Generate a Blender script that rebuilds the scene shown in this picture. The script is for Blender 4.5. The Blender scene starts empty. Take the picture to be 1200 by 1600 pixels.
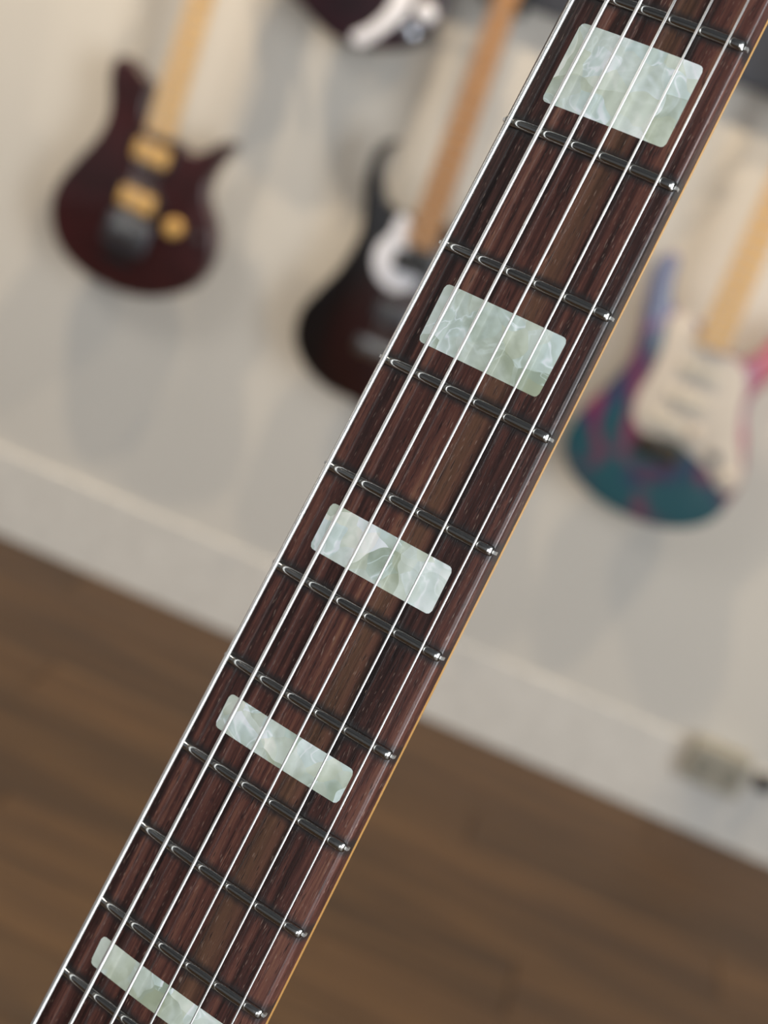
import bpy, bmesh, math, random
from mathutils import Vector, Matrix

S = bpy.context.scene
COL = S.collection

# ------------------------------------------------------------------ camera
FPX = 2117.0                      # focal length in pixels of the 1200x1600 frame
WALL_Y = 2.62                     # back wall, metres in front of the lens
CAM_H = 1.1574                    # lens height above the floor
PITCH, ROLL, YAW = math.radians(16.5), math.radians(20.7), math.radians(-6.38)
fwd = Vector((math.sin(YAW) * math.cos(PITCH), math.cos(YAW) * math.cos(PITCH), -math.sin(PITCH)))
rt0 = Vector((math.cos(YAW), -math.sin(YAW), 0))
up0 = rt0.cross(fwd)
CX = rt0 * math.cos(ROLL) + up0 * math.sin(ROLL)      # image right
CY = rt0 * math.sin(ROLL) - up0 * math.cos(ROLL)      # image down
CAM = Vector((0, 0, CAM_H))
cd = bpy.data.cameras.new('camera')
cam = bpy.data.objects.new('camera', cd)
COL.objects.link(cam)
m = Matrix.Identity(4)
for i in range(3):
    m[i][0], m[i][1], m[i][2], m[i][3] = CX[i], -CY[i], -fwd[i], CAM[i]
cam.matrix_world = m
cd.sensor_fit = 'VERTICAL'
cd.sensor_height = 36.0
cd.sensor_width = 27.0
cd.lens = FPX / 1600 * 36.0
cd.clip_start = 0.02
cd.clip_end = 50
cd.dof.use_dof = True
cd.dof.focus_distance = 0.3005
cd.dof.aperture_fstop = 8.6
S.camera = cam

# ------------------------------------------------------------------ light and exposure
S.view_settings.view_transform = 'Standard'
S.view_settings.look = 'None'
S.view_settings.exposure = 0.0
S.view_settings.gamma = 1.0
S.view_settings.use_curve_mapping = False
S.cycles.use_denoising = True
S.cycles.max_bounces = 8
S.cycles.diffuse_bounces = 4
S.cycles.glossy_bounces = 4
S.cycles.sample_clamp_indirect = 6.0

world = bpy.data.worlds.new('world')
S.world = world
world.use_nodes = True
world.node_tree.nodes['Background'].inputs[0].default_value = (0.75, 0.87, 1.0, 1)
world.node_tree.nodes['Background'].inputs[1].default_value = 0.4


def area_light(name, loc, rot, sx, sy, power, col):
    d = bpy.data.lights.new(name, 'AREA')
    d.shape = 'RECTANGLE'
    d.size, d.size_y, d.energy, d.color = sx, sy, power, col
    o = bpy.data.objects.new(name, d)
    o.location, o.rotation_euler = loc, rot
    COL.objects.link(o)
    return o


def spot_light(name, loc, target, power, col, size, blend=0.6, rad=0.05):
    d = bpy.data.lights.new(name, 'SPOT')
    d.energy, d.color, d.spot_size, d.spot_blend, d.shadow_soft_size = power, col, math.radians(size), blend, rad
    o = bpy.data.objects.new(name, d)
    o.location = loc
    o.rotation_euler = (Vector(target) - Vector(loc)).to_track_quat('-Z', 'Y').to_euler()
    COL.objects.link(o)
    return o


XL, XR, YB, ZC = -3.4, 3.0, -3.6, 2.95
# daylight behind the right shop window, plus an added rear light to whiten strings
area_light('window_and_fill_light', (XR + 0.08, -1.2, 1.5), (0, math.radians(90), 0), 2.7, 2.2, 195, (0.93, 0.97, 1.0))
area_light('window_and_fill_light', (1.1, YB - 0.08, 1.5), (math.radians(90), 0, 0), 3.0, 2.7, 80, (0.93, 0.97, 1.0))  # added fill from behind the camera, brightens the strings
# ceiling panel on the left
area_light('ceiling_panel', (-2.5, -0.3, ZC - 0.04), (0, 0, 0), 0.5, 1.8, 45, (1.0, 0.95, 0.88))
# warm track spots close above the guitar wall
for sx, tx, pw in ((-1.65, -1.2, 140), (-0.45, -0.6, 108), (0.95, 0.45, 108)):
    spot_light('track_spot', (sx, WALL_Y - 0.65, ZC - 0.1), (tx, WALL_Y, 0.45), pw, (1.0, 0.80, 0.56), 95, 0.7, 0.025)


# ------------------------------------------------------------------ helpers
def px_dir(u, v):
    return CX * ((u - 600) / FPX) + CY * ((v - 800) / FPX) + fwd


def px_wall(u, v, y):
    """a pixel seen on the upright plane at distance y from the lens"""
    d = px_dir(u, v)
    return CAM + d * (y / d.y)


def srgb(r, g, b):
    f = lambda c: (c / 255 / 12.92) if c / 255 <= 0.04045 else ((c / 255 + 0.055) / 1.055) ** 2.4
    return (f(r), f(g), f(b), 1)


class NT:
    """tiny node-tree helper"""
    def __init__(self, name):
        self.m = bpy.data.materials.new(name)
        self.m.use_nodes = True
        self.t = self.m.node_tree
        self.b = self.t.nodes['Principled BSDF']

    def n(self, kind, **kw):
        nd = self.t.nodes.new(kind)
        for k, v in kw.items():
            setattr(nd, k, v)
        return nd

    def l(self, a, b):
        self.t.links.new(a, b)

    def coords(self, scale=(1, 1, 1), loc=(0, 0, 0), obj=True):
        tc = self.n('ShaderNodeTexCoord')
        mp = self.n('ShaderNodeMapping')
        mp.inputs['Scale'].default_value = scale
        mp.inputs['Location'].default_value = loc
        self.l(tc.outputs['Object'], mp.inputs['Vector'])
        return mp.outputs['Vector']

    def noise(self, vec, scale=1, detail=3, rough=0.5, dist=0.0):
        nd = self.n('ShaderNodeTexNoise')
        nd.inputs['Scale'].default_value = scale
        nd.inputs['Detail'].default_value = detail
        nd.inputs['Roughness'].default_value = rough
        nd.inputs['Distortion'].default_value = dist
        self.l(vec, nd.inputs['Vector'])
        return nd

    def ramp(self, fac, stops, interp='LINEAR'):
        nd = self.n('ShaderNodeValToRGB')
        cr = nd.color_ramp
        cr.interpolation = interp
        while len(cr.elements) < len(stops):
            cr.elements.new(0.5)
        for e, (p, c) in zip(cr.elements, stops):
            e.position, e.color = p, c
        self.l(fac, nd.inputs[0])
        return nd.outputs[0]

    def math(self, op, a, b=None, c=None, clamp=False):
        nd = self.n('ShaderNodeMath', operation=op, use_clamp=clamp)
        for i, x in enumerate((a, b, c)):
            if x is None:
                continue
            if isinstance(x, (int, float)):
                nd.inputs[i].default_value = x
            else:
                self.l(x, nd.inputs[i])
        return nd.outputs[0]

    def mix(self, fac, a, b, mode='MIX'):
        nd = self.n('ShaderNodeMix', data_type='RGBA', blend_type=mode)
        for sock, x in ((nd.inputs[0], fac), (nd.inputs[6], a), (nd.inputs[7], b)):
            if isinstance(x, (int, float, tuple)):
                sock.default_value = x
            else:
                self.l(x, sock)
        return nd.outputs[2]

    def bump(self, h, strength=0.2, dist=0.001):
        nd = self.n('ShaderNodeBump')
        nd.inputs['Strength'].default_value = strength
        nd.inputs['Distance'].default_value = dist
        self.l(h, nd.inputs['Height'])
        self.l(nd.outputs[0], self.b.inputs['Normal'])

    def set(self, color=None, rough=None, metal=None, coat=None, coat_rough=None, spec=None):
        for k, v in (('Base Color', color), ('Roughness', rough), ('Metallic', metal),
                     ('Coat Weight', coat), ('Coat Roughness', coat_rough), ('Specular IOR Level', spec)):
            if v is None:
                continue
            if isinstance(v, (int, float, tuple)):
                self.b.inputs[k].default_value = v
            else:
                self.l(v, self.b.inputs[k])
        return self.m


def plain(name, rgb, rough=0.5, metal=0.0, coat=0.0, var=0.06, scale=40):
    t = NT(name)
    n = t.noise(t.coords(), scale, 3)
    c = srgb(*rgb)
    lo = tuple(x * (1 - var) for x in c[:3]) + (1,)
    hi = tuple(min(1, x * (1 + var)) for x in c[:3]) + (1,)
    return t.set(t.ramp(n.outputs[0], [(0.3, lo), (0.7, hi)]), rough, metal, coat, 0.05)


def mesh_obj(name, verts, faces, mat, parent=None, smooth=False, loc=None):
    me = bpy.data.meshes.new(name)
    me.from_pydata([tuple(v) for v in verts], [], faces)
    me.update()
    bm = bmesh.new()
    bm.from_mesh(me)
    bmesh.ops.recalc_face_normals(bm, faces=bm.faces)
    bm.to_mesh(me)
    bm.free()
    if smooth:
        for p in me.polygons:
            p.use_smooth = True
    if mat:
        me.materials.append(mat)
    o = bpy.data.objects.new(name, me)
    COL.objects.link(o)
    if parent:
        o.parent = parent
    if loc is not None:
        o.location = loc
    return o


def empty(name, loc, label=None, cat=None, group=None):
    o = bpy.data.objects.new(name, None)
    o.empty_display_size = 0.05
    o.location = loc
    COL.objects.link(o)
    tag(o, label, cat, group)
    return o


def tag(o, label=None, cat=None, group=None, kind=None):
    for k, v in (('label', label), ('category', cat), ('group', group), ('kind', kind)):
        if v:
            o[k] = v
    return o


def box_geo(x0, x1, y0, y1, z0, z1):
    v = [(x, y, z) for x in (x0, x1) for y in (y0, y1) for z in (z0, z1)]
    f = [(0, 1, 3, 2), (4, 6, 7, 5), (0, 4, 5, 1), (2, 3, 7, 6), (0, 2, 6, 4), (1, 5, 7, 3)]
    return v, f


def join_geo(parts):
    V, Fc = [], []
    for v, f in parts:
        o = len(V)
        V += list(v)
        Fc += [tuple(i + o for i in q) for q in f]
    return V, Fc


def box(name, x0, x1, y0, y1, z0, z1, mat, parent=None, bevel=0.0):
    v, f = box_geo(x0, x1, y0, y1, z0, z1)
    o = mesh_obj(name, v, f, mat, parent)
    if bevel:
        bm = bmesh.new()
        bm.from_mesh(o.data)
        bmesh.ops.bevel(bm, geom=list(bm.edges), offset=bevel, segments=3, profile=0.5, affect='EDGES')
        bm.to_mesh(o.data)
        bm.free()
        for p in o.data.polygons:
            p.use_smooth = False
    return o


def lathe_geo(profile, axis_o, ax, seg=24):
    """profile [(r, h)], revolved about ax through axis_o"""
    ax = Vector(ax).normalized()
    e1 = ax.orthogonal().normalized()
    e2 = ax.cross(e1)
    V, Fc = [], []
    for r, h in profile:
        for k in range(seg):
            a = 2 * math.pi * k / seg
            V.append(Vector(axis_o) + ax * h + e1 * (r * math.cos(a)) + e2 * (r * math.sin(a)))
    for i in range(len(profile) - 1):
        for k in range(seg):
            k2 = (k + 1) % seg
            Fc.append((i * seg + k, i * seg + k2, (i + 1) * seg + k2, (i + 1) * seg + k))
    Fc.append(tuple(range(seg))[::-1])
    Fc.append(tuple((len(profile) - 1) * seg + k for k in range(seg)))
    return V, Fc


def catmull(pts, n=6, closed=True):
    out = []
    N = len(pts)
    rng = range(N) if closed else range(N - 1)
    for i in rng:
        g = lambda j: Vector(pts[j % N]) if closed else Vector(pts[max(0, min(N - 1, j))])
        p0, p1, p2, p3 = g(i - 1), g(i), g(i + 1), g(i + 2)
        for k in range(n):
            t = k / n
            out.append(0.5 * ((2 * p1) + (p2 - p0) * t + (2 * p0 - 5 * p1 + 4 * p2 - p3) * t * t
                              + (3 * p1 - p0 - 3 * p2 + p3) * t ** 3))
    if not closed:
        out.append(Vector(pts[-1]))
    return out


def slab_geo(outline, f3, d_front, d_back, r=0.0, steps=4):
    """outline: 2D closed points; f3(a, b, depth) -> 3D; rounded at the front and the back edge by r"""
    P = [Vector(p) for p in outline]
    n = len(P)
    area = sum(P[i].x * P[(i + 1) % n].y - P[(i + 1) % n].x * P[i].y for i in range(n))
    sg = 1 if area > 0 else -1
    nr = []
    for i in range(n):
        t = (P[(i + 1) % n] - P[i - 1]).normalized()
        nr.append(Vector((-t.y, t.x)) * sg)          # inward
    rings = []
    if r > 0:
        sd = 1 if d_back > d_front else -1
        for k in range(steps + 1):
            a = math.pi / 2 * k / steps
            rings.append((r * (1 - math.sin(a)), d_front + sd * r * (1 - math.cos(a))))
        for k in range(steps + 1):
            a = math.pi / 2 * k / steps
            rings.append((r * (1 - math.cos(a)), d_back - sd * r * (1 - math.sin(a))))
    else:
        rings = [(0, d_front), (0, d_back)]
    V, Fc = [], []
    for ins, d in rings:
        for p, q in zip(P, nr):
            V.append(f3(p.x + q.x * ins, p.y + q.y * ins, d))
    for i in range(len(rings) - 1):
        for k in range(n):
            k2 = (k + 1) % n
            Fc.append((i * n + k, i * n + k2, (i + 1) * n + k2, (i + 1) * n + k))
    Fc.append(tuple(range(n)))
    Fc.append(tuple((len(rings) - 1) * n + k for k in range(n)))
    return V, Fc


def smooth_angle(o, deg=40):
    me = o.data
    for p in me.polygons:
        p.use_smooth = True
    bm = bmesh.new()
    bm.from_mesh(me)
    for e in bm.edges:
        if len(e.link_faces) == 2 and e.calc_face_angle(0) > math.radians(deg):
            e.smooth = False
    bm.to_mesh(me)
    bm.free()
    return o


# ------------------------------------------------------------------ materials of the room
def wall_mat(name, rgb):
    t = NT(name)
    n = t.noise(t.coords(), 3, 4)
    c = srgb(*rgb)
    col = t.ramp(n.outputs[0], [(0.3, tuple(x * 0.96 for x in c[:3]) + (1,)), (0.7, c)])
    f = t.noise(t.coords(), 180, 2)
    t.bump(f.outputs[0], 0.1, 0.002)
    return t.set(col, 0.75)


M_WALL = wall_mat('white_wall_paint', (204, 199, 190))
M_DARKWALL = wall_mat('dark_wall_paint', (128, 129, 132))
M_CEIL = wall_mat('charcoal_ceiling_paint', (92, 93, 96))
M_BASE = plain('white_baseboard_paint', (200, 197, 191), 0.4)
M_RAIL = plain('slate_panel_laminate', (44, 47, 56), 0.5)
M_FRAME = plain('dark_window_frame', (40, 40, 42), 0.4)


def floor_mat():
    t = NT('walnut_laminate')
    oi = t.n('ShaderNodeObjectInfo')
    mp = t.n('ShaderNodeMapping')
    mp.inputs['Scale'].default_value = (1.1, 16, 16)
    tc = t.n('ShaderNodeTexCoord')
    off = t.n('ShaderNodeVectorMath', operation='SCALE')
    off.inputs['Scale'].default_value = 37.0
    cmb = t.n('ShaderNodeCombineXYZ')
    for i in range(3):
        t.l(oi.outputs['Random'], cmb.inputs[i])
    t.l(cmb.outputs[0], off.inputs[0])
    add = t.n('ShaderNodeVectorMath', operation='ADD')
    t.l(tc.outputs['Object'], add.inputs[0])
    t.l(off.outputs[0], add.inputs[1])
    t.l(add.outputs[0], mp.inputs['Vector'])
    n = t.noise(mp.outputs[0], 1.6, 6, 0.62, 0.6)
    col = t.ramp(n.outputs[0], [(0.25, srgb(40, 26, 15)), (0.48, srgb(66, 46, 26)), (0.62, srgb(80, 57, 32)), (0.8, srgb(100, 74, 43))])
    v = t.math('MULTIPLY_ADD', oi.outputs['Random'], 0.30, 0.82)
    vc = t.n('ShaderNodeCombineColor')
    for i in range(3):
        t.l(v, vc.inputs[i])
    col = t.mix(1.0, col, vc.outputs[0], 'MULTIPLY')
    t.bump(n.outputs[0], 0.1, 0.002)
    return t.set(col, 0.5)


M_FLOOR = floor_mat()

# ------------------------------------------------------------------ room shell
fl = box('floor', XL, XR, YB, WALL_Y, -0.06, -0.008, M_DARKWALL)
tag(fl, 'brown wood laminate floor of planks laid along the guitar wall', 'floor', kind='structure')
# planks run along x, staggered rows
PW, PL = 0.145, 1.28
plank_mesh = None
random.seed(5)
row = 0
y = WALL_Y
while y - PW > YB:
    x = XL + (row * 0.47) % PL - PL
    while x < XR:
        a, b = max(x, XL), min(x + PL, XR)
        if b - a > 0.05:
            full = abs((b - a) - PL) < 1e-6
            if full and plank_mesh:
                o = bpy.data.objects.new('plank', plank_mesh)
                COL.objects.link(o)
                o.parent = fl
            else:
                L = b - a
                g = 0.0008
                v = [(-L / 2 + g, -PW / 2 + g, -0.008), (L / 2 - g, -PW / 2 + g, -0.008), (L / 2 - g, PW / 2 - g, -0.008), (-L / 2 + g, PW / 2 - g, -0.008)]
                v += [(q[0], q[1], -0.0015) for q in v]
                v += [(q[0] - math.copysign(0.0015, q[0]), q[1] - math.copysign(0.0015, q[1]), 0) for q in v[:4]]
                f = [(3, 2, 1, 0)] + [(i, (i + 1) % 4, (i + 1) % 4 + 4, i + 4) for i in range(4)] + \
                    [(i + 4, (i + 1) % 4 + 4, (i + 1) % 4 + 8, i + 8) for i in range(4)] + [(8, 9, 10, 11)]
                o = mesh_obj('plank', v, f, M_FLOOR, fl)
                if full:
                    plank_mesh = o.data
            o.location = ((a + b) / 2, y - PW / 2, 0)
        x += PL
    y -= PW
    row += 1

tag(box('wall_back', XL - 0.1, XR + 0.1, WALL_Y, WALL_Y + 0.12, -0.06, ZC, M_WALL), 'off-white painted wall hung with guitars', 'wall', kind='structure')
tag(box('wall_left', XL - 0.12, XL, YB, WALL_Y, -0.06, ZC, M_DARKWALL), 'dark side wall', 'wall', kind='structure')
FX0, FX1, FZ0, FZ1 = -0.4, 2.6, 0.15, 2.85
fv, ff = join_geo([box_geo(XL - 0.12, FX0, YB - 0.05, YB, -0.06, ZC), box_geo(FX1, XR + 0.12, YB - 0.05, YB, -0.06, ZC),
                   box_geo(FX0, FX1, YB - 0.05, YB, -0.06, FZ0), box_geo(FX0, FX1, YB - 0.05, YB, FZ1, ZC)])
tag(mesh_obj('wall_front', fv, ff, M_DARKWALL), 'dark wall with an added window opening behind the photographer', 'wall', kind='structure')
wn = empty('added_window', ((FX0 + FX1) / 2, YB, FZ0))  # made-up window around the added rear light
tag(wn, 'made-up window behind the photographer in a dark frame, added to light the strings', 'window', kind='structure')
for k in range(4):
    xx = (FX1 - FX0) * (k / 3 - 0.5)
    box('mullion', xx - 0.025, xx + 0.025, -0.04, 0.02, 0, FZ1 - FZ0, M_FRAME, wn)
for zz in (0.0, FZ1 - FZ0 - 0.05):
    box('window_rail', -(FX1 - FX0) / 2, (FX1 - FX0) / 2, -0.039, 0.019, zz, zz + 0.05, M_FRAME, wn)
tag(box('ceiling', XL - 0.12, XR + 0.12, YB - 0.12, WALL_Y + 0.12, ZC, ZC + 0.1, M_CEIL), 'charcoal painted ceiling', 'ceiling', kind='structure')
WY0, WY1, WZ0, WZ1 = -2.3, -0.1, 0.15, 2.85
wv, wf = join_geo([box_geo(XR, XR + 0.05, YB, WY0, -0.06, ZC), box_geo(XR, XR + 0.05, WY1, WALL_Y, -0.06, ZC),
                   box_geo(XR, XR + 0.05, WY0, WY1, -0.06, WZ0), box_geo(XR, XR + 0.05, WY0, WY1, WZ1, ZC)])
tag(mesh_obj('wall_right', wv, wf, M_DARKWALL), 'dark side wall with a wide shop window', 'wall', kind='structure')
wn = empty('window_1', (XR, (WY0 + WY1) / 2, WZ0))
tag(wn, 'wide shop window in a dark frame', 'window', kind='structure')
for k in range(4):
    yy = WY0 + (WY1 - WY0) * k / 3
    box('mullion', -0.02, 0.04, yy - 0.025 - (WY0 + WY1) / 2, yy + 0.025 - (WY0 + WY1) / 2, 0, WZ1 - WZ0, M_FRAME, wn)
for zz in (0.0, WZ1 - WZ0 - 0.05):
    box('window_rail', -0.019, 0.039, WY0 - (WY0 + WY1) / 2, WY1 - (WY0 + WY1) / 2, zz, zz + 0.05, M_FRAME, wn)

# tall baseboard with a rounded top edge
BH = 0.182
bv, bf = [], []
prof = [(0, 0), (-0.006, 0), (-0.006, BH - 0.006), (-0.0055, BH - 0.003), (-0.004, BH - 0.001), (-0.002, BH), (0, BH)]
for x in (XL, XR):
    for dy, z in prof:
        bv.append((x, WALL_Y + dy, z))
n = len(prof)
bf = [(i, i + 1, n + i + 1, n + i) for i in range(n - 1)] + [tuple(range(n)), tuple(range(n, 2 * n))]
tag(mesh_obj('baseboard_back', bv, bf, M_BASE), 'tall off-white baseboard along the guitar wall', 'baseboard', kind='structure')

# dark horizontal panel that carries the hangers
RZ = px_wall(1180, 140, WALL_Y - 0.03).z
RT = 0.03
tag(box('trim_1', XL, XR, WALL_Y - RT, WALL_Y, RZ, RZ + 0.36, M_RAIL, None, 0.003), 'dark slate display panel running along the wall above the guitars', 'wall panel', kind='structure')

# ------------------------------------------------------------------ the guitar in front: neck close-up
SL = 647.7
RMC = ((0.822523465343534, 0.4532653365230765, -0.3435195535422789),
       (0.44609296989293784, -0.8888435765262481, -0.10468122410502327),
       (-0.35278351884883014, -0.06713889464870446, -0.9332931788318113))
TC = (91.01931528720634, -169.92957836612902, 287.85647512448696)
C3 = Matrix(((CX.x, CY.x, fwd.x), (CX.y, CY.y, fwd.y), (CX.z, CY.z, fwd.z)))
N3 = C3 @ Matrix(RMC)
NUT = CAM + C3 @ (Vector(TC) / 1000)
camN = -(Matrix(RMC).transposed() @ Vector(TC))


def px_neck(u, v, z):
    """a pixel seen at height z (mm) over the fret plane of the front guitar"""
    d = Matrix(RMC).transposed() @ Vector(((u - 600) / FPX, (v - 800) / FPX, 1))
    return camN + d * ((z - camN.z) / d.z)


G = empty('electric_guitar', NUT, 'electric guitar with dark rosewood fretboard and pearl block inlays held up close', 'guitar')
G.rotation_euler = N3.to_euler()


def fpos(k):
    return SL * (1 - 2 ** (-k / 12))


def hw(d):                       # half width of the board at distance d from the nut
    return (39.91 + (49.03 - 39.91) * d / (SL / 2)) / 2


RAD = 250.0


def zb(x):                       # height of the arched board surface
    return 0.7 - x * x / (2 * RAD)


def mm(v):
    return [(a * 0.001, b * 0.001, c * 0.001) for a, b, c in v]


def rosewood():
    t = NT('rosewood')
    tc = t.n('ShaderNodeTexCoord')
    sep = t.n('ShaderNodeSeparateXYZ')
    t.l(tc.outputs['Object'], sep.inputs[0])
    # wide colour bands running along the neck
    wide = t.noise(t.coords((150, 4.0, 60), (3.1, 0.4, 0)), 1.0, 3, 0.55, 0.4)
    streak = t.noise(t.coords((520, 11, 300), (1.7, 2.2, 0)), 1.0, 4, 0.6, 0.8)
    fine = t.noise(t.coords((2600, 110, 1500)), 1.0, 3, 0.6, 0.3)
    a = t.math('MULTIPLY_ADD', streak.outputs[0], 0.62, 0.02)
    a = t.math('MULTIPLY_ADD', wide.outputs[0], 0.68, t.math('SUBTRACT', a, 0.065))
    a = t.math('MULTIPLY_ADD', fine.outputs[0], 0.25, a)
    a = t.math('SUBTRACT', a, 0.255)
    col = t.ramp(a, [(0.32, srgb(22, 13, 12)), (0.43, srgb(50, 30, 27)), (0.54, srgb(80, 48, 42)), (0.64, srgb(106, 67, 56)), (0.76, srgb(132, 95, 74))])
    # paler olive-brown sapwood band on the treble side
    bx = t.math('MULTIPLY_ADD', sep.outputs[1], 0.008, sep.outputs[0])
    wob = t.noise(t.coords((0.1, 16, 0.1)), 1.0, 2)
    bx = t.math('MULTIPLY_ADD', wob.outputs[0], 0.004, bx)
    bd = t.math('ABSOLUTE', t.math('SUBTRACT', bx, 0.0062))
    band = t.math('SUBTRACT', 1.0, t.math('DIVIDE', bd, 0.0040), None, True)
    band = t.math('MULTIPLY', band, t.math('MULTIPLY_ADD', streak.outputs[0], 2.2, -0.25, True))
    col = t.mix(t.math('MULTIPLY', band, 0.85), col, srgb(114, 82, 62))
    # open pores: short flecks along the grain
    po = t.noise(t.coords((3400, 420, 2000), (0.2, 0.1, 0)), 1.0, 1, 0.4)
    pm = t.math('MULTIPLY_ADD', po.outputs[0], 9.0, -6.0, True)
    col = t.mix(t.math('MULTIPLY', pm, 0.5), col, srgb(160, 136, 122))
    pd = t.noise(t.coords((2900, 280, 2000), (5.2, 3.1, 0)), 1.0, 1, 0.4)
    pdm = t.math('MULTIPLY_ADD', pd.outputs[0], 8.0, -4.9, True)
    col = t.mix(t.math('MULTIPLY', pdm, 0.7), col, srgb(20, 12, 12))
    # grey halo painted as contact shade along both sides of each fret
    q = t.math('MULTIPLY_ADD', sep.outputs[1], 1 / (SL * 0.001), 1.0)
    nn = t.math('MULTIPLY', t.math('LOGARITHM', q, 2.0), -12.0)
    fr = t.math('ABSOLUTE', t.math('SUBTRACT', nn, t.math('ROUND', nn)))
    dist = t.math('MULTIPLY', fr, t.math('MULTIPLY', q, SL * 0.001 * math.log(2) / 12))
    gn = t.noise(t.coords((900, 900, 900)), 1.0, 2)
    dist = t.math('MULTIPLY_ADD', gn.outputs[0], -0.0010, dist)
    halo = t.math('SUBTRACT', 1.0, t.math('DIVIDE', t.math('SUBTRACT', dist, 0.0009), 0.0015), None, True)
    col = t.mix(t.math('MULTIPLY', halo, 0.85), col, srgb(40, 38, 38))
    h = t.math('SUBTRACT', fine.outputs[0], pdm)
    t.bump(h, 0.35, 0.00012)
    return t.set(col, 0.42, spec=0.25, coat=0.45, coat_rough=0.13)


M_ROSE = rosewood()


def pearl():
    t = NT('pearloid')
    base = t.coords((1, 1, 1))
    w = t.noise(base, 75, 2, 0.55)
    ad = t.n('ShaderNodeVectorMath', operation='MULTIPLY_ADD')
    ad.inputs[1].default_value = (0.010, 0.010, 0.0)
    t.l(w.outputs[1], ad.inputs[0])
    t.l(base, ad.inputs[2])
    flat = t.n('ShaderNodeVectorMath', operation='MULTIPLY')
    flat.inputs[1].default_value = (1, 1, 0)
    t.l(ad.outputs[0], flat.inputs[0])

    def flakes(scale, loc):
        mp = t.n('ShaderNodeMapping')
        mp.inputs['Location'].default_value = loc
        t.l(flat.outputs[0], mp.inputs['Vector'])
        vo = t.n('ShaderNodeTexVoronoi', voronoi_dimensions='2D')
        vo.inputs['Scale'].default_value = scale
        t.l(mp.outputs[0], vo.inputs['Vector'])
        d = t.n('ShaderNodeVectorMath', operation='SUBTRACT')
        t.l(mp.outputs[0], d.inputs[0])
        t.l(vo.outputs['Position'], d.inputs[1])
        c = t.n('ShaderNodeVectorMath', operation='SUBTRACT')
        c.inputs[1].default_value = (0.5, 0.5, 0.5)
        t.l(vo.outputs['Color'], c.inputs[0])
        dp = t.n('ShaderNodeVectorMath', operation='DOT_PRODUCT')
        t.l(d.outputs[0], dp.inputs[0])
        t.l(c.outputs[0], dp.inputs[1])
        g = t.math('MULTIPLY', dp.outputs['Value'], scale * 0.9)
        sc = t.n('ShaderNodeSeparateColor')
        t.l(vo.outputs['Color'], sc.inputs[0])
        return g, sc.outputs[2], vo

    g1, r1, v1 = flakes(80, (0.013, 0.007, 0))
    g2, r2, v2 = flakes(190, (0.113, 0.057, 0))
    a = t.math('MULTIPLY_ADD', g1, 1.5, 0.5)
    a = t.math('MULTIPLY_ADD', g2, 0.13, a)
    a = t.math('MULTIPLY_ADD', r1, 0.24, t.math('SUBTRACT', a, 0.12))
    # fine striations inside each flake, along its own direction
    st = t.math('SINE', t.math('MULTIPLY', g1, 42.0))
    mk = t.noise(base, 160, 2)
    mk = t.math('MULTIPLY_ADD', mk.outputs[0], 5.0, -2.6, True)
    a = t.math('MULTIPLY_ADD', t.math('MULTIPLY', st, mk), 0.11, a)
    # bright folds
    fd = t.noise(flat.outputs[0], 105, 2, 0.5, 1.2)
    fd = t.math('SUBTRACT', 1.0, t.math('MULTIPLY', t.math('ABSOLUTE', t.math('SUBTRACT', fd.outputs[0], 0.5)), 16.0), None, True)
    fd = t.math('MULTIPLY', t.math('POWER', fd, 2.0), t.math('MULTIPLY_ADD', r2, 2.0, -0.7, True))
    a = t.math('MULTIPLY_ADD', fd, 0.5, a)
    # chatoyant ripples
    wv = t.n('ShaderNodeTexWave', wave_type='BANDS', bands_direction='DIAGONAL')
    wv.inputs['Scale'].default_value = 90
    wv.inputs['Distortion'].default_value = 9
    wv.inputs['Detail'].default_value = 3
    wv.inputs['Detail Scale'].default_value = 2.2
    t.l(base, wv.inputs['Vector'])
    a = t.math('MULTIPLY_ADD', t.math('SUBTRACT', wv.outputs['Fac'], 0.5), 0.10, a)
    col = t.ramp(a, [(0.02, srgb(172, 182, 162)), (0.30, srgb(206, 216, 204)), (0.52, srgb(224, 234, 228)), (0.68, srgb(244, 249, 246)), (0.85, srgb(255, 255, 255))])
    tint = t.ramp(r2, [(0.2, srgb(255, 250, 226)), (0.5, srgb(255, 255, 255)), (0.85, srgb(236, 250, 255))])
    col = t.mix(0.4, col, tint, 'MULTIPLY')
    return t.set(col, 0.28, coat=0.7, coat_rough=0.06)


M_PEARL = pearl()
t = NT('nickel_fret_wire')
sc = t.noise(t.coords((300, 4000, 300)), 1.0, 2)
t.bump(sc.outputs[0], 0.05, 0.0001)
M_FRET = t.set(srgb(196, 196, 192), 0.13, 1.0)
M_FILED = plain('filed_fret_end', (236, 234, 230), 0.45, 1.0)
t = NT('steel_string')
sc = t.noise(t.coords((900, 50, 900)), 1.0, 2)
M_STEEL = t.set(t.ramp(sc.outputs[0], [(0.3, srgb(222, 222, 220)), (0.7, srgb(250, 249, 246))]), 0.42, 1.0)
t = NT('nickel_wound_string')
sc = t.noise(t.coords((900, 40, 900)), 1.0, 2)
M_WOUND = t.set(t.ramp(sc.outputs[0], [(0.3, srgb(228, 228, 226)), (0.7, srgb(248, 247, 244))]), 0.38, 1.0)


def maple(name, a, b, rough=0.35):
    t = NT(name)
    n = t.noise(t.coords((60, 6, 60)), 1.0, 4, 0.6, 0.5)
    return t.set(t.ramp(n.outputs[0], [(0.3, srgb(*a)), (0.7, srgb(*b))]), rough, coat=0.4, coat_rough=0.1)


M_NECK = maple('amber_maple', (196, 140, 74), (226, 176, 106))
M_BONE = plain('bone_nut', (225, 215, 190), 0.4)
M_BLACK = plain('black_plastic', (22, 22, 23), 0.4)
M_CHROME = plain('chrome', (205, 205, 205), 0.12, 1.0)

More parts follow.
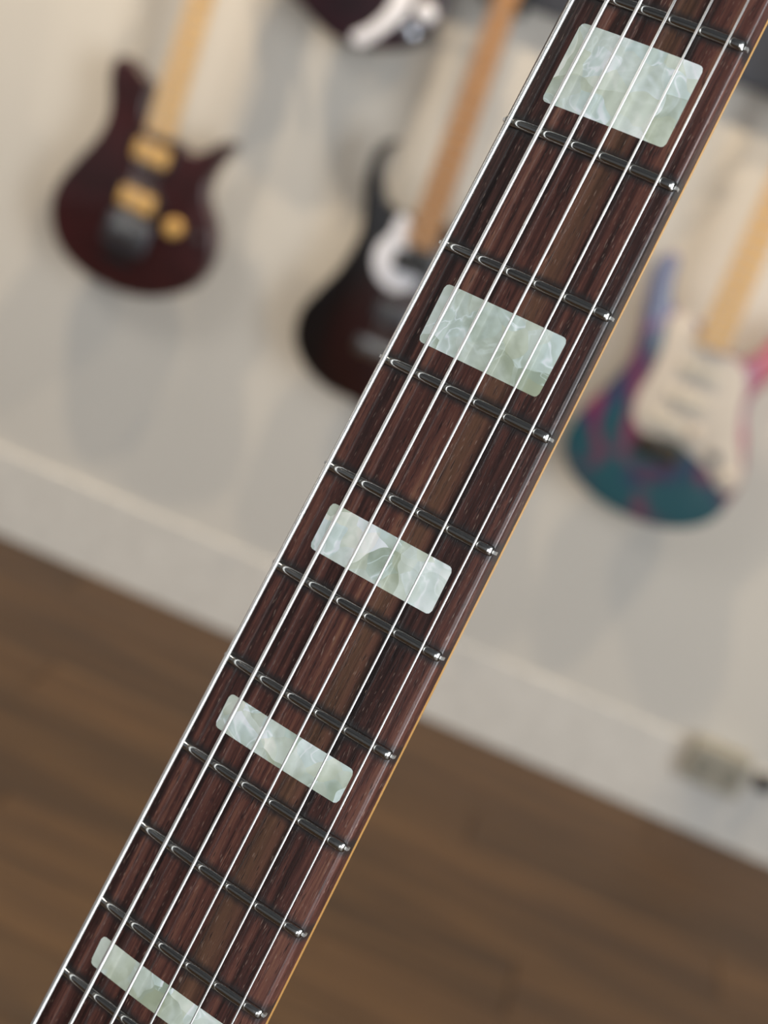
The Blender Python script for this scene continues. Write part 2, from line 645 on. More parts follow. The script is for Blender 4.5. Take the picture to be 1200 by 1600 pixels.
# fretboard: arched top, rolled edges, flat underside
BT = 5.6
END = fpos(22) + 9


def board_section(d):
    h = hw(d)
    rr = 1.15
    xs = [-(h - rr) + 2 * (h - rr) * i / 28 for i in range(29)]
    top = [(x, zb(x)) for x in xs]
    ze = zb(h - rr)
    a0 = math.asin((h - rr) / RAD)
    arc = []
    for i in range(1, 8):
        a = a0 + (math.pi / 2 - a0) * i / 7
        arc.append((h - rr + rr * (math.sin(a) - math.sin(a0)), ze - rr * (math.cos(a0) - math.cos(a))))
    right = arc + [(arc[-1][0], ze - BT)]
    left = [(-x, z) for x, z in right][::-1]
    return left + top + right


stations = [0 + (END) * i / 60 for i in range(61)]
V, Fc = [], []
for d in stations:
    V += [(x, -d, z) for x, z in board_section(d)]
nb = len(board_section(0))
for i in range(60):
    for k in range(nb - 1):
        Fc.append((i * nb + k, i * nb + k + 1, (i + 1) * nb + k + 1, (i + 1) * nb + k))
    Fc.append((i * nb + nb - 1, i * nb, (i + 1) * nb, (i + 1) * nb + nb - 1))
Fc += [tuple(range(nb)), tuple(60 * nb + k for k in range(nb))]
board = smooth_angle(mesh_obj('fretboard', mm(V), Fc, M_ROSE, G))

# neck back: C profile, straight cheek of a millimetre or two under the board
V, Fc = [], []


def neck_section(d):
    h = hw(d) - 0.02
    ze = zb(hw(d) - 1.15) - BT
    dep = 15.5 + 2.5 * d / 400
    ck = 1.3
    out = [(h, ze), (h, ze - ck)]
    zs = [0.015, 0.04, 0.09, 0.16, 0.26, 0.38, 0.52, 0.67, 0.82, 0.93]
    side = [(h * (1 - q ** 1.3) ** 0.8, ze - ck - dep * q) for q in zs]
    out += side + [(0, ze - ck - dep)] + [(-x, z) for x, z in side[::-1]]
    out += [(-h, ze - ck), (-h, ze)]
    return out


nb = len(neck_section(0))
for i in range(31):
    d = (END - 4) * i / 30
    V += [(x, -d, z) for x, z in neck_section(d)]
for i in range(30):
    for k in range(nb):
        k2 = (k + 1) % nb
        Fc.append((i * nb + k, i * nb + k2, (i + 1) * nb + k2, (i + 1) * nb + k))
Fc += [tuple(range(nb)), tuple(30 * nb + k for k in range(nb))]
smooth_angle(mesh_obj('neck', mm(V), Fc, M_NECK, G))


# frets: domed crown with a rounded end, and the tang that shows at the board edge
def fret_geo(k):
    d = fpos(k)
    h = hw(d)
    xe = h - 0.25
    W, H, E = 1.28, 1.12, 1.05
    xs = [-xe + E * (1 - math.cos(math.pi / 2 * i / 7)) for i in range(8)]
    mid = [-xe + E + (2 * xe - 2 * E) * i / 24 for i in range(1, 24)]
    xs = xs + mid + [-x for x in xs[::-1]]
    V, Fc = [], []
    M = 16
    for x in xs:
        e = min(xe - abs(x), E)
        s = max(0.03, math.sqrt(max(0.0, 1 - (1 - e / E) ** 2)))
        drop = 0.0 if abs(x) < h - 1.15 else (abs(x) - (h - 1.15)) * 0.25
        ws = 0.62 + 0.38 * s
        for i in range(M + 1):
            a = math.pi * i / M
            V.append((x, -d + W * ws * math.cos(a), zb(x) - drop - 0.12 + (H + 0.12) * s * math.sin(a) ** 0.85 if 0 < i < M else zb(x) - drop - 0.12))
    n = M + 1
    for i in range(len(xs) - 1):
        for j in range(M):
            Fc.append((i * n + j, i * n + j + 1, (i + 1) * n + j + 1, (i + 1) * n + j))
        Fc.append((i * n + M, i * n, (i + 1) * n, (i + 1) * n + M))
    Fc += [tuple(range(n)), tuple((len(xs) - 1) * n + j for j in range(n))]
    return V, Fc


for k in range(1, 23):
    V, Fc = fret_geo(k)
    fo = smooth_angle(mesh_obj('fret', mm(V), Fc, M_FRET, board), 60)
    d, h = fpos(k), hw(fpos(k))
    # tang stubs flush with the board sides
    for s in (1, -1):
        a, b = sorted((s * (h - 0.6), s * (h + 0.32)))
        tv, tf = box_geo(a, b, -d - 0.36, -d + 0.36, zb(h) - 1.75, zb(h) - 0.35)
        mesh_obj('tang', mm(tv), tf, M_FILED, fo)


# block inlays: rounded rectangles that follow the arch (positions measured on the photograph)
def block_geo(d0, d1, hx0, hx1, r=1.15):
    cols = []
    NX = 36
    L = d1 - d0
    for i in range(NX + 1):
        u = -1 + 2 * i / NX
        # denser columns in the corners
        u = math.copysign(1 - (1 - abs(u)) ** 1.35, u) if abs(u) > 0 else 0.0
        e = (1 - abs(u)) * hx0
        ins = 0.0 if e >= r else r - math.sqrt(max(0.0, r * r - (r - e) ** 2))
        cols.append((u, ins))
    V, Fc = [], []
    for u, ins in cols:
        for fy in (0, 1):
            dd = d0 + ins if fy == 0 else d1 - ins
            hx = hx0 + (hx1 - hx0) * (dd - d0) / L
            x = u * hx
            V.append((x, -dd, zb(x) + 0.035))
            V.append((x, -dd, zb(x) - 0.6))
    for i in range(NX):
        a, b = i * 4, (i + 1) * 4
        Fc += [(a, b, b + 2, a + 2), (a, a + 1, b + 1, b), (a + 2, b + 2, b + 3, a + 3), (a + 1, a + 3, b + 3, b + 1)]
    Fc += [(0, 2, 3, 1), (NX * 4, NX * 4 + 1, NX * 4 + 3, NX * 4 + 2)]
    return V, Fc


BLOCKS = [(77.5, 96.5, 14.95, 15.15), (141.5, 155.8, 15.6, 15.5), (196.8, 208.4, 16.3, 16.4), (246.5, 255.1, 17.4, 17.4), (311.2, 318.6, 18.6, 18.4),
          (15.0, 33.0, 14.3, 14.4), (353.5, 360.0, 18.9, 18.9), (388.2, 393.6, 19.4, 19.4), (417.6, 422.0, 19.8, 19.8), (443.8, 447.6, 20.2, 20.2)]
for b in BLOCKS:
    V, Fc = block_geo(*b)
    tag(smooth_angle(mesh_obj('block_inlay', mm(V), Fc, M_PEARL, board), 30), 'pale green-white pearl block inlay')

# nut
V, Fc = box_geo(-20.2, 20.2, 0.05, 4.5, -4.5, 2.3)
mesh_obj('nut', mm(V), Fc, M_BONE, G)

# strings: measured where they cross the top and the bottom edge of the photograph
TOPU = [894, 949, 1002, 1055, 1113, 1169.6]
BOTU = [52, 110, 173, 235, 298, 362]
DIA = [1.28, 1.02, 0.80, 0.60, 0.52, 0.46]
for i in range(6):
    r = DIA[i] / 2
    act = 0.0042 - 0.0004 * i
    z0 = lambda x, yv: zb(x) + 1.12 + 0.35 + r + act * abs(yv)
    A = px_neck(TOPU[i], 0, 3.0)
    B = px_neck(BOTU[i], 1600, 3.0)
    for it in range(4):
        A = px_neck(TOPU[i], 0, z0(A.x, A.y))
        B = px_neck(BOTU[i], 1600, z0(B.x, B.y))
    D = (B - A) / (B.y - A.y)
    P = lambda yv: A + D * (yv - A.y)
    ys = [3.0]
    wound = i < 3
    pitch = (0.34, 0.30, 0.26)[i] if wound else 0
    V, Fc = [], []
    seg = 14
    rings = []
    if wound:
        rings.append((3.0, r))
        yv = -40.0
        rings.append((yv, r))
        while yv > -352:
            for f, q in ((0.0, 0.86), (0.25, 0.97), (0.5, 1.0), (0.75, 0.97)):
                rings.append((yv - pitch * f, r * q))
            yv -= pitch
        rings.append((yv, r))
        rings.append((-SL, r))
    else:
        rings = [(3.0, r), (-100, r), (-250, r), (-400, r), (-SL, r)]
    for yv, rr in rings:
        c = P(yv)
        for k in range(seg):
            a = 2 * math.pi * k / seg
            V.append((c.x + rr * math.cos(a), c.y, c.z + rr * math.sin(a)))
    for q in range(len(rings) - 1):
        for k in range(seg):
            k2 = (k + 1) % seg
            Fc.append((q * seg + k, q * seg + k2, (q + 1) * seg + k2, (q + 1) * seg + k))
    Fc += [tuple(range(seg)), tuple((len(rings) - 1) * seg + k for k in range(seg))]
    mesh_obj('string', mm(V), Fc, M_WOUND if wound else M_STEEL, G, True)

# headstock, tuners, body and bridge: outside the photograph, kept plain
hs = catmull([(-20, 2), (-21, 30), (-30, 48), (-32, 120), (-28, 185), (-8, 200), (16, 188), (26, 150), (24, 60), (20, 2)], 5)
V, Fc = slab_geo(hs, lambda a, b, c: (a, b, c), -5.0, -19.0, 1.5)
head = smooth_angle(mesh_obj('headstock', mm(V), Fc, M_NECK, G))
for i in range(6):
    y0 = 52 + i * 24
    V, Fc = join_geo([lathe_geo([(3, -6), (3, 8), (2.4, 12)], (-18 + i * 0.8, y0, 0), (0, 0, 1), 14), lathe_geo([(2, 0), (2, 8), (6, 10), (6, 17), (4, 19)], (-30, y0, -12), (-1, 0, 0), 14)])
    mesh_obj('tuner', mm(V), Fc, M_CHROME, head, True)
bo = catmull([(-28, -400), (-60, -372), (-105, -362), (-120, -385), (-112, -440), (-118, -500), (-158, -580), (-168, -650), (-140, -725), (-70, -765), (20, -768),
              (105, -748), (158, -690), (162, -610), (128, -540), (104, -490), (112, -450), (120, -410), (92, -402), (55, -430), (28, -440)], 6)
t = NT('dark_body_lacquer')
tn = t.noise(t.coords((8, 3, 8)), 1.0, 4)
M_BODYF = t.set(t.ramp(tn.outputs[0], [(0.3, srgb(26, 16, 12)), (0.7, srgb(58, 32, 20))]), 0.3, coat=0.8, coat_rough=0.05)
V, Fc = slab_geo(bo, lambda a, b, c: (a, b, c), -7.2, -49.0, 6)
smooth_angle(mesh_obj('body', mm(V), Fc, M_BODYF, G))
V, Fc = join_geo([box_geo(-42, 42, -SL - 22, -SL + 8, -7.2, -1.0), box_geo(-30, 30, -SL - 4, -SL + 2, -1.0, 3.0)])
mesh_obj('bridge', mm(V), Fc, M_CHROME, G)
for d in (492, 570):
    V, Fc = box_geo(-40, 40, -d - 18, -d + 18, -7.2, 1.0)
    mesh_obj('pickup', mm(V), Fc, M_BLACK, G)

# ------------------------------------------------------------------ guitars on the wall
BF = WALL_Y - 0.105              # plane of the body fronts
BB = WALL_Y - 0.060              # body backs


def quilt(name, a, b, scale=9.0):
    t = NT(name)
    n = t.noise(t.coords((1, 1, 1.6)), scale, 4, 0.55, 1.2)
    return t.set(t.ramp(n.outputs[0], [(0.3, srgb(*a)), (0.7, srgb(*b))]), 0.35, coat=0.8, coat_rough=0.06)


M_BURG = quilt('burgundy_quilt_lacquer', (34, 8, 11), (58, 18, 20))
M_PURP = quilt('black_cherry_lacquer', (18, 8, 16), (46, 12, 24), 4)


def burst(name, c, r, inner, outer):
    t = NT(name)
    tc = t.n('ShaderNodeTexCoord')
    sb = t.n('ShaderNodeVectorMath', operation='SUBTRACT')
    sb.inputs[1].default_value = c
    t.l(tc.outputs['Object'], sb.inputs[0])
    sc = t.n('ShaderNodeVectorMath', operation='MULTIPLY')
    sc.inputs[1].default_value = (1 / r[0], 0.0, 1 / r[1])
    t.l(sb.outputs[0], sc.inputs[0])
    ln = t.n('ShaderNodeVectorMath', operation='LENGTH')
    t.l(sc.outputs[0], ln.inputs[0])
    n = t.noise(t.coords((40, 40, 5)), 1.0, 3)
    f = t.math('MULTIPLY_ADD', n.outputs[0], 0.15, ln.outputs['Value'])
    col = t.ramp(f, [(0.15, srgb(*inner)), (0.7, srgb(*[int(x * 0.75) for x in inner])), (1.0, srgb(*outer))])
    return t.set(col, 0.3, coat=0.8, coat_rough=0.05)


def swirl():
    t = NT('swirl_paint')
    n1 = t.noise(t.coords((1, 1, 1), (0.37, 0, 0.2)), 5.5, 3, 0.5, 1.6)
    n2 = t.noise(t.coords((1, 1, 1.0), (3.1, 0, 1.4)), 7.0, 3, 0.5, 2.0)
    tc = t.n('ShaderNodeTexCoord')
    sep = t.n('ShaderNodeSeparateXYZ')
    t.l(tc.outputs['Object'], sep.inputs[0])
    low = t.math('MULTIPLY_ADD', sep.outputs[2], -2.4, 0.40)
    f = t.math('MULTIPLY_ADD', t.math('SUBTRACT', n1.outputs[0], 0.5), 2.2, low)
    base = t.ramp(f, [(0.0, srgb(84, 92, 122)), (0.25, srgb(104, 76, 116)), (0.48, srgb(94, 52, 94)), (0.70, srgb(44, 44, 78)), (0.90, srgb(18, 60, 84)), (1.0, srgb(20, 74, 84))])
    mg = t.math('MULTIPLY_ADD', n2.outputs[0], 4.5, -2.15, True)
    col = t.mix(t.math('MULTIPLY', mg, 0.8), base, srgb(128, 18, 68))
    rd = t.math('MULTIPLY_ADD', sep.outputs[0], 14.0, t.math('MULTIPLY_ADD', sep.outputs[2], 3.5, -0.85))
    rd = t.math('MULTIPLY', rd, 1.0, None, True)
    col = t.mix(rd, col, srgb(190, 52, 50))
    return t.set(col, 0.3, coat=0.8, coat_rough=0.05)


M_SWIRL = swirl()
M_CREAM = plain('cream_plastic', (206, 164, 96), 0.4)
M_WHITEP = plain('parchment_plastic', (198, 187, 173), 0.4)
M_PWHITE = plain('white_pearl_plastic', (226, 226, 232), 0.25)
M_GREY = plain('satin_grey_metal', (96, 98, 104), 0.35, 0.8)
M_KNOBC = plain('bright_chrome_knob', (220, 225, 235), 0.2, 1.0)
M_MAPLE1 = maple('pale_maple', (206, 166, 112), (226, 190, 134))
M_MAPLE2 = maple('roasted_maple', (156, 110, 66), (184, 136, 86))
M_MAPLE3 = maple('golden_maple', (196, 148, 72), (216, 170, 92))
M_FWIRE = plain('background_fret_wire', (190, 186, 176), 0.3, 1.0)
M_HANG = plain('black_hanger_rubber', (26, 26, 28), 0.6)


class WallGuitar:
    def __init__(self, name, label, axis_px, cat='guitar', up=None):
        A = px_wall(*axis_px[0], BF)
        if up is None:
            B = px_wall(*axis_px[1], BF)
            self.ey = Vector((B.x - A.x, B.z - A.z)).normalized()
        else:
            self.ey = Vector(up).normalized()
        self.ex = Vector((self.ey.y, -self.ey.x))
        self.A = Vector((A.x, A.z))
        self.root = empty(name, (A.x, BF, A.z), label, cat, 'guitars hanging on the wall')

    def loc(self, u, v):                       # pixel -> local (across, up the neck)
        p = px_wall(u, v, BF)
        d = Vector((p.x, p.z)) - self.A
        return (d.dot(self.ex), d.dot(self.ey))

    def f3(self, a, b, d):                     # local -> root space; d = depth behind the front plane
        q = self.ex * a + self.ey * b
        return (q.x, d, q.y)

    def slab(self, name, pts, mat, d0, d1, r=0.0, n=6, parent=None, spline=True):
        out = catmull(pts, n) if spline else [Vector(p) for p in pts]
        V, Fc = slab_geo(out, self.f3, d0, d1, r)
        return smooth_angle(mesh_obj(name, V, Fc, mat, parent or self.root), 35)

    def rect(self, name, c, w, h, mat, d0, d1, rot=0.0, r=0.004, parent=None):
        pts = []
        k = min(w, h) * 0.18
        for sx, sy in ((1, 1), (-1, 1), (-1, -1), (1, -1)):
            for i in range(5):
                a = math.atan2(sy, sx) - math.pi / 4 + math.pi / 2 * i / 4
                pts.append((sx * (w / 2 - k) + k * math.cos(a), sy * (h / 2 - k) + k * math.sin(a)))
        ca, sa = math.cos(rot), math.sin(rot)
        pts = [(c[0] + x * ca - y * sa, c[1] + x * sa + y * ca) for x, y in pts]
        return self.slab(name, pts, mat, d0, d1, min(r, k * 0.5), parent=parent, spline=False)

    def knob(self, c, rad, h, mat, name='control_knob', base=0.0):
        o = Vector(self.f3(c[0], c[1], base))
        V, Fc = lathe_geo([(rad, 0), (rad, h * 0.75), (rad * 0.9, h * 0.95), (rad * 0.8, h)], o, (0, -1, 0), 24)
        return smooth_angle(mesh_obj(name, V, Fc, mat, self.root), 35)

    def neck(self, mat, bridge_y, w0=0.056, w1=0.043, proud=0.014, strings=True):
        LN = 0.648
        nut = bridge_y + LN
        V, Fc = [], []
        secs = []
        for b, w in ((-0.004, w0), (nut, w1)):
            h = w / 2
            prof = [(h, -proud), (h, -proud + 0.006)] + [(h * math.cos(math.pi * i / 10), -proud + 0.007 + 0.016 * math.sin(math.pi * i / 10)) for i in range(1, 10)] + [(-h, -proud + 0.006), (-h, -proud)]
            secs.append([self.f3(a, b, d) for a, d in prof])
        n = len(secs[0])
        V = secs[0] + secs[1]
        Fc = [(k, (k + 1) % n, n + (k + 1) % n, n + k) for k in range(n)] + [tuple(range(n)), tuple(range(n, 2 * n))]
        nk = smooth_angle(mesh_obj('neck', V, Fc, mat, self.root))
        for k in range(1, 23):
            b = nut - LN * (1 - 2 ** (-k / 12))
            if b < 0.002:
                break
            f = (nut - b) / LN
            w = (w1 + (w0 - w1) * (nut - b) / (nut + 0.004)) / 2 - 0.0006
            V = [self.f3(a, b + q, -proud - e) for a in (-w, w) for q, e in ((-0.0012, 0), (-0.0006, 0.0009), (0.0006, 0.0009), (0.0012, 0))]
            Fc = [(0, 1, 5, 4), (1, 2, 6, 5), (2, 3, 7, 6), (3, 0, 4, 7), (3, 2, 1, 0), (4, 5, 6, 7)]
            mesh_obj('fret', V, Fc, M_FWIRE, nk)
        hp = [(-0.021, nut), (-0.022, nut + 0.03), (-0.036, nut + 0.05), (-0.034, nut + 0.12), (-0.02, nut + 0.185), (0.0, nut + 0.195), (0.02, nut + 0.17), (0.026, nut + 0.09), (0.021, nut + 0.03), (0.0205, nut)]
        hd = self.slab('headstock', hp, mat, -proud + 0.004, -proud + 0.018, 0.001, 4)
        for i in range(6):
            o = Vector(self.f3(-0.03, nut + 0.05 + i * 0.022, -proud + 0.011))
            ax = Vector(self.f3(-1, 0, 0))
            V, Fc = lathe_geo([(0.002, -0.002), (0.002, 0.012), (0.006, 0.014), (0.006, 0.021), (0.004, 0.023)], o, ax, 12)
            mesh_obj('tuner', V, Fc, M_CHROME, hd, True)
        if strings:
            for i in range(6):
                f = -1 + 2 * i / 5
                a0, a1 = f * 0.026, f * 0.0175
                w = 0.0005 - 0.00006 * i
                V = [self.f3(a + q, b, dd + e) for a, b, dd in ((a0, bridge_y, -proud - 0.004), (a1, nut + 0.004, -proud - 0.002)) for q, e in ((-w, 0), (0, -w), (w, 0), (0, w))]
                Fc = [(k, (k + 1) % 4, 4 + (k + 1) % 4, 4 + k) for k in range(4)] + [(0, 1, 2, 3), (7, 6, 5, 4)]
                mesh_obj('string', V, Fc, M_STEEL, self.root)
        return nut


def hanger(g, nut, label):
    c = g.f3(0, nut + 0.028, 0)
    base = Vector(g.root.location) + Vector(c)
    h = empty('guitar_hanger', (base.x, WALL_Y - RT, base.z), label, 'guitar hanger', 'hangers on the slate panel')
    box('base_plate', -0.03, 0.03, -0.012, 0.0, -0.05, 0.05, M_HANG, h, 0.003)
    box('arm', -0.006, 0.006, -0.047, -0.012, -0.006, 0.006, M_HANG, h)
    box('yoke', -0.034, 0.034, -0.057, -0.047, -0.008, 0.004, M_HANG, h, 0.002)
    for s in (-1, 1):
        V, Fc = lathe_geo([(0.006, 0), (0.006, 0.055), (0.004, 0.058)], (s * 0.034, -0.05, -0.002), (0, -1, 0), 12)
        mesh_obj('prong', V, Fc, M_HANG, h, True)


def crop(x, y, s, ox, oy):
    return (ox + x / s, oy + y / s)


# --- burgundy guitar with cream pickups
g = WallGuitar('burgundy_guitar', 'dark burgundy guitar with two cream pickups and a pale maple neck on the white wall',
               ((253, 208), (316, 0)))
c1 = lambda pts: [g.loc(*crop(x, y, 3.2, 40, 0)) for x, y in pts]
body1 = c1([(640, 660), (600, 600), (606, 510), (628, 440), (600, 385), (555, 325), (490, 278), (435, 308), (416, 400), (418, 500), (400, 600), (345, 695), (250, 800), (165, 900),
            (125, 1000), (122, 1100), (148, 1200), (200, 1285), (285, 1365), (400, 1432), (520, 1475), (640, 1488), (760, 1468), (850, 1420), (912, 1340), (945, 1240), (946, 1150),
            (922, 1060), (905, 980), (922, 900), (965, 830), (1010, 772), (1042, 728), (1020, 705), (960, 718), (900, 752), (845, 758), (795, 735), (740, 700)])
g.slab('body', body1, M_BURG, 0.0, BB - BF, 0.008)
rot1 = 0.0
for (cx_, cy_) in ((635, 770), (560, 1003)):
    c = c1([(cx_, cy_)])[0]
    pr = g.rect('pickup_ring', c, 0.092, 0.050, M_BLACK, -0.004, 0.004, -0.05)
    g.rect('pickup', c, 0.072, 0.036, M_CREAM, -0.010, 0.0, -0.05)
c = c1([(510, 1165)])[0]
br = g.rect('bridge', c, 0.092, 0.066, M_GREY, -0.012, 0.004, -0.05)
for i in range(6):
    g.rect('saddle', (c[0] - 0.030 + i * 0.012, c[1] + 0.004), 0.009, 0.03, M_CHROME, -0.017, -0.011, -0.05, 0.001, br)
c = c1([(450, 1285)])[0]
g.rect('bridge_recess', c, 0.06, 0.018, M_BLACK, -0.002, 0.003, -0.05)
g.knob(c1([(745, 1140)])[0], 0.0175, 0.018, M_CREAM)
g.knob(c1([(868, 1190)])[0], 0.008, 0.014, M_GREY, 'toggle_switch')
bry = c1([(520, 1150)])[0][1]
nut = g.neck(M_MAPLE1, bry, 0.057, 0.043)
hanger(g, nut, 'black guitar hanger above the burgundy guitar')

# --- dark sunburst guitar
g = WallGuitar('sunburst_guitar', 'dark red sunburst guitar with a slim pointed horn and roasted maple neck', ((658, 384), (792, 0)))
c2 = lambda pts: [g.loc(*crop(x, y, 2.5, 430, 0)) for x, y in pts]
left = c2([(560, 850), (500, 832), (440, 792), (418, 720), (412, 660), (428, 600), (474, 548), (432, 552), (388, 592), (364, 650), (350, 720), (345, 820), (333, 900), (298, 980),
           (240, 1060), (160, 1140), (100, 1210), (76, 1290), (86, 1370), (130, 1450), (200, 1515), (300, 1565)])
bot = [(0.0, left[-1][1] - 0.010)]
lower = [(-a, b) for a, b in left[13:]][::-1]
wa, wb = left[12]
upper = [(-wa * 0.98, wb), (-wa + 0.004, wb + 0.05), (-wa + 0.018, wb + 0.095), (-wa + 0.014, wb + 0.112), (-wa - 0.012, wb + 0.085), (-wa - 0.04, wb + 0.055), (0.034, left[0][1] + 0.004)]
body2 = left + bot + lower + upper
cz = 0.5 * (max(q[1] for q in body2[14:]) + min(q[1] for q in body2))
ctr = g.f3(0, -0.20, 0)
M_BURST = burst('red_black_sunburst', ctr, (0.145, 0.19), (42, 6, 5), (8, 4, 5))
g.slab('body', body2, M_BURST, 0.0, BB - BF, 0.003)
guard = c2([(485, 842), (452, 905), (402, 955), (383, 1010), (392, 1070), (428, 1118), (480, 1142), (535, 1125), (560, 1085), (520, 1070), (476, 1050), (458, 1015), (478, 985), (520, 975), (528, 905), (522, 850)])
g.slab('pickguard', guard, M_PWHITE, -0.003, 0.001, 0.001, 5)
for (x, y), w, h, mat in (((540, 1030), 0.075, 0.036, M_BLACK), ((470, 1230), 0.078, 0.036, M_GREY)):
    c = c2([(x, y)])[0]
    g.rect('pickup', (c[0], c[1]), w, h, mat, -0.010, 0.0)
c = c2([(395, 1365)])[0]
br = g.rect('bridge', c, 0.085, 0.034, M_CHROME, -0.012, 0.0)
for i in range(6):
    g.rect('saddle', (c[0] - 0.026 + i * 0.0105, c[1] + 0.002), 0.008, 0.022, M_CHROME, -0.017, -0.011, 0, 0.001, br)
g.knob((0.085, -0.30), 0.010, 0.018, M_BLACK)
g.knob((0.105, -0.26), 0.010, 0.018, M_BLACK)
nut = g.neck(M_MAPLE2, -0.19, 0.056, 0.042)
hanger(g, nut, 'black guitar hanger above the dark sunburst guitar')

# --- swirl painted guitar
g = WallGuitar('swirl_guitar', 'teal and magenta swirl painted guitar with parchment pickguard and golden maple neck', ((1112, 540), (1186, 368)))
c3 = lambda pts: [g.loc(*crop(x, y, 2.623, 850, 250)) for x, y in pts]
body3 = c3([(640, 668), (580, 640), (530, 596), (530, 520), (548, 450), (556, 400), (525, 380), (480, 396), (446, 442), (424, 520), (405, 620), (386, 720), (348, 820), (270, 915), (180, 1000),
            (112, 1080), (80, 1170), (98, 1260), (158, 1342), (260, 1422), (380, 1480), (500, 1510), (620, 1506), (705, 1468), (765, 1400), (806, 1330), (828, 1240), (832, 1150), (830, 1060),
            (850, 985), (905, 925), (975, 860), (1030, 790), (1060, 720), (1030, 690), (980, 705), (920, 755), (870, 800), (820, 820), (770, 800)])
g.slab('body', body3, M_SWIRL, 0.0, BB - BF, 0.008)
guard = c3([(512, 650), (560, 625), (612, 650), (640, 740), (700, 790), (770, 812), (822, 862), (828, 940), (806, 1040), (796, 1140), (806, 1230), (806, 1310), (762, 1362), (712, 1345), (668, 1270), (604, 1205),
            (540, 1150), (440, 1128), (388, 1100), (366, 1040), (385, 960), (440, 870), (482, 780), (500, 710)])
pg = g.slab('pickguard', guard, M_WHITEP, -0.0035, 0.001, 0.001, 5)
for (x, y), sl in (((640, 865), 0.0), ((585, 985), 0.0), ((505, 1075), -0.16)):
    c = c3([(x, y)])[0]
    g.rect('pickup', c, 0.074, 0.018, plain('pickup_cover', (196, 188, 172), 0.4), -0.010, -0.002, sl)
c = c3([(468, 1185)])[0]
br = g.rect('bridge', c, 0.078, 0.040, plain('aged_brass', (74, 62, 44), 0.35, 0.9), -0.012, 0.001)
for i in range(6):
    g.rect('saddle', (c[0] - 0.026 + i * 0.0105, c[1] + 0.002), 0.008, 0.022, M_BLACK, -0.016, -0.011, 0, 0.001, br)
for q, mt in (((622, 1120), M_WHITEP), ((700, 1215), M_GREY), ((745, 1300), M_WHITEP)):
    g.knob(c3([q])[0], 0.0105, 0.016, mt, base=-0.0035)
nut = g.neck(M_MAPLE3, c3([(468, 1185)])[0][1], 0.058, 0.043)
hanger(g, nut, 'black guitar hanger above the swirl painted guitar')

# --- upper row: only the lower end of the body reaches into the picture
g = WallGuitar('black_cherry_guitar', 'black cherry guitar with white curved pickguard hanging higher than the others', ((590, 30), (600, 0)), up=(0, 1))
c4 = lambda pts: [g.loc(*crop(x, y, 2.553, 430, 0)) for x, y in pts]
low = c4([(60, -60), (95, 10), (165, 92), (240, 152), (330, 188), (430, 197), (540, 182), (620, 135), (668, 60), (690, -20)])
a0 = low[0]
a1 = low[-1]
mx = (a0[0] + a1[0]) / 2
top = [(a1[0] + 0.004, a1[1] + 0.07), (a1[0] - 0.025, a1[1] + 0.15), (a1[0] - 0.01, a1[1] + 0.24), (a1[0] - 0.03, a1[1] + 0.255), (mx + 0.05, a1[1] + 0.20), (mx, a1[1] + 0.19),
       (mx - 0.05, a1[1] + 0.21), (a0[0] + 0.03, a1[1] + 0.30), (a0[0] + 0.005, a1[1] + 0.28), (a0[0] + 0.025, a1[1] + 0.17), (a0[0] - 0.004, a1[1] + 0.08)]
g.slab('body', low + top, M_PURP, 0.0, BB - BF, 0.008)
guard = c4([(575, -60), (548, 0), (518, 62), (455, 118), (385, 165), (335, 182), (305, 160), (315, 130), (370, 105), (430, 55), (465, 0), (490, -60)])
g.slab('pickguard', guard, M_PWHITE, -0.003, 0.001, 0.001, 5)
g.knob(c4([(603, 55)])[0], 0.0185, 0.018, M_PWHITE)
g.knob(c4([(543, 130)])[0], 0.0135, 0.016, M_KNOBC)
g.rect('bridge', (mx, a1[1] + 0.05), 0.085, 0.04, M_CHROME, -0.012, 0.0)
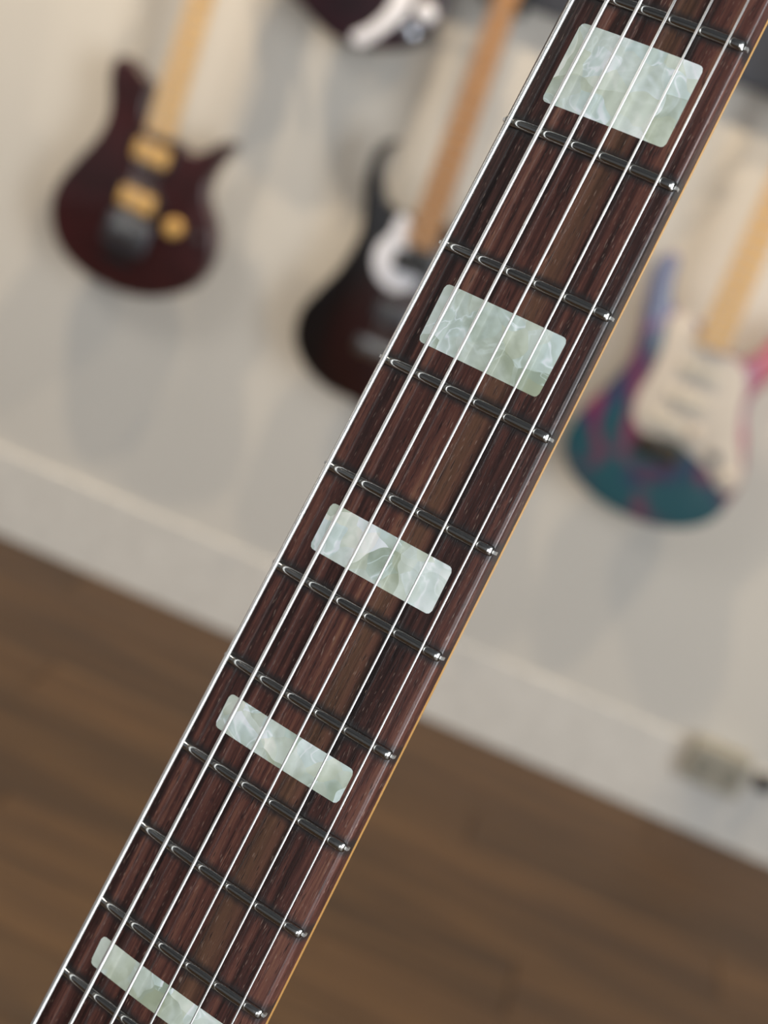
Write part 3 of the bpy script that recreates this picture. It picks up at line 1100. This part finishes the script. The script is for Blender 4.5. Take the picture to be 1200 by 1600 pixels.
for q in (0.10, 0.16):
    g.rect('pickup', (mx, a1[1] + q), 0.085, 0.036, M_BLACK, -0.010, 0.0)
# its neck starts at the top of the body
g.root.location.z += 0.0
sh = (mx, a1[1] + 0.185)
g2 = g
oldf = g.f3
g2.f3 = lambda a, b, d: oldf(a + sh[0], b + sh[1], d)
nut = g2.neck(M_MAPLE2, -0.135, 0.056, 0.043)
cpt = g2.f3(0, nut + 0.028, 0)
base = Vector(g.root.location) + Vector(cpt)
h4 = empty('guitar_hanger', (base.x, WALL_Y, base.z), 'black guitar hanger on the white wall above the black cherry guitar', 'guitar hanger')
box('base_plate', -0.03, 0.03, -0.012, 0.0, -0.05, 0.05, M_HANG, h4, 0.003)
box('arm', -0.006, 0.006, -0.077, -0.012, -0.006, 0.006, M_HANG, h4)
box('yoke', -0.034, 0.034, -0.087, -0.077, -0.008, 0.004, M_HANG, h4, 0.002)
for s in (-1, 1):
    V, Fc = lathe_geo([(0.006, 0), (0.006, 0.055), (0.004, 0.058)], (s * 0.034, -0.08, -0.002), (0, -1, 0), 12)
    mesh_obj('prong', V, Fc, M_HANG, h4, True)

# ------------------------------------------------------------------ wall outlet by the baseboard
p = px_wall(1118, 1190, WALL_Y)
M_OUT = plain('grey_outlet_plastic', (146, 142, 130), 0.5)
ou = empty('wall_outlet', (p.x, WALL_Y, p.z), 'grey surface-mounted wall outlet with a black plug above the baseboard', 'outlet')
fz = 0.0
box('housing', -0.058, 0.058, -0.045, 0.0, -0.042, 0.042, M_OUT, ou, 0.004)
for dx in (-0.028, 0.028):
    V, Fc = lathe_geo([(0.020, -0.001), (0.020, 0.001), (0.017, 0.0015)], (dx, -0.0455, 0), (0, -1, 0), 20)
    mesh_obj('socket', V, Fc, plain('socket_face', (120, 117, 106), 0.5), ou)
V, Fc = lathe_geo([(0.017, 0.0), (0.019, 0.012), (0.015, 0.03), (0.006, 0.04)], (0.085, -0.02, 0.006), (1, 0, 0), 18)
mesh_obj('plug', V, Fc, M_BLACK, ou, True)
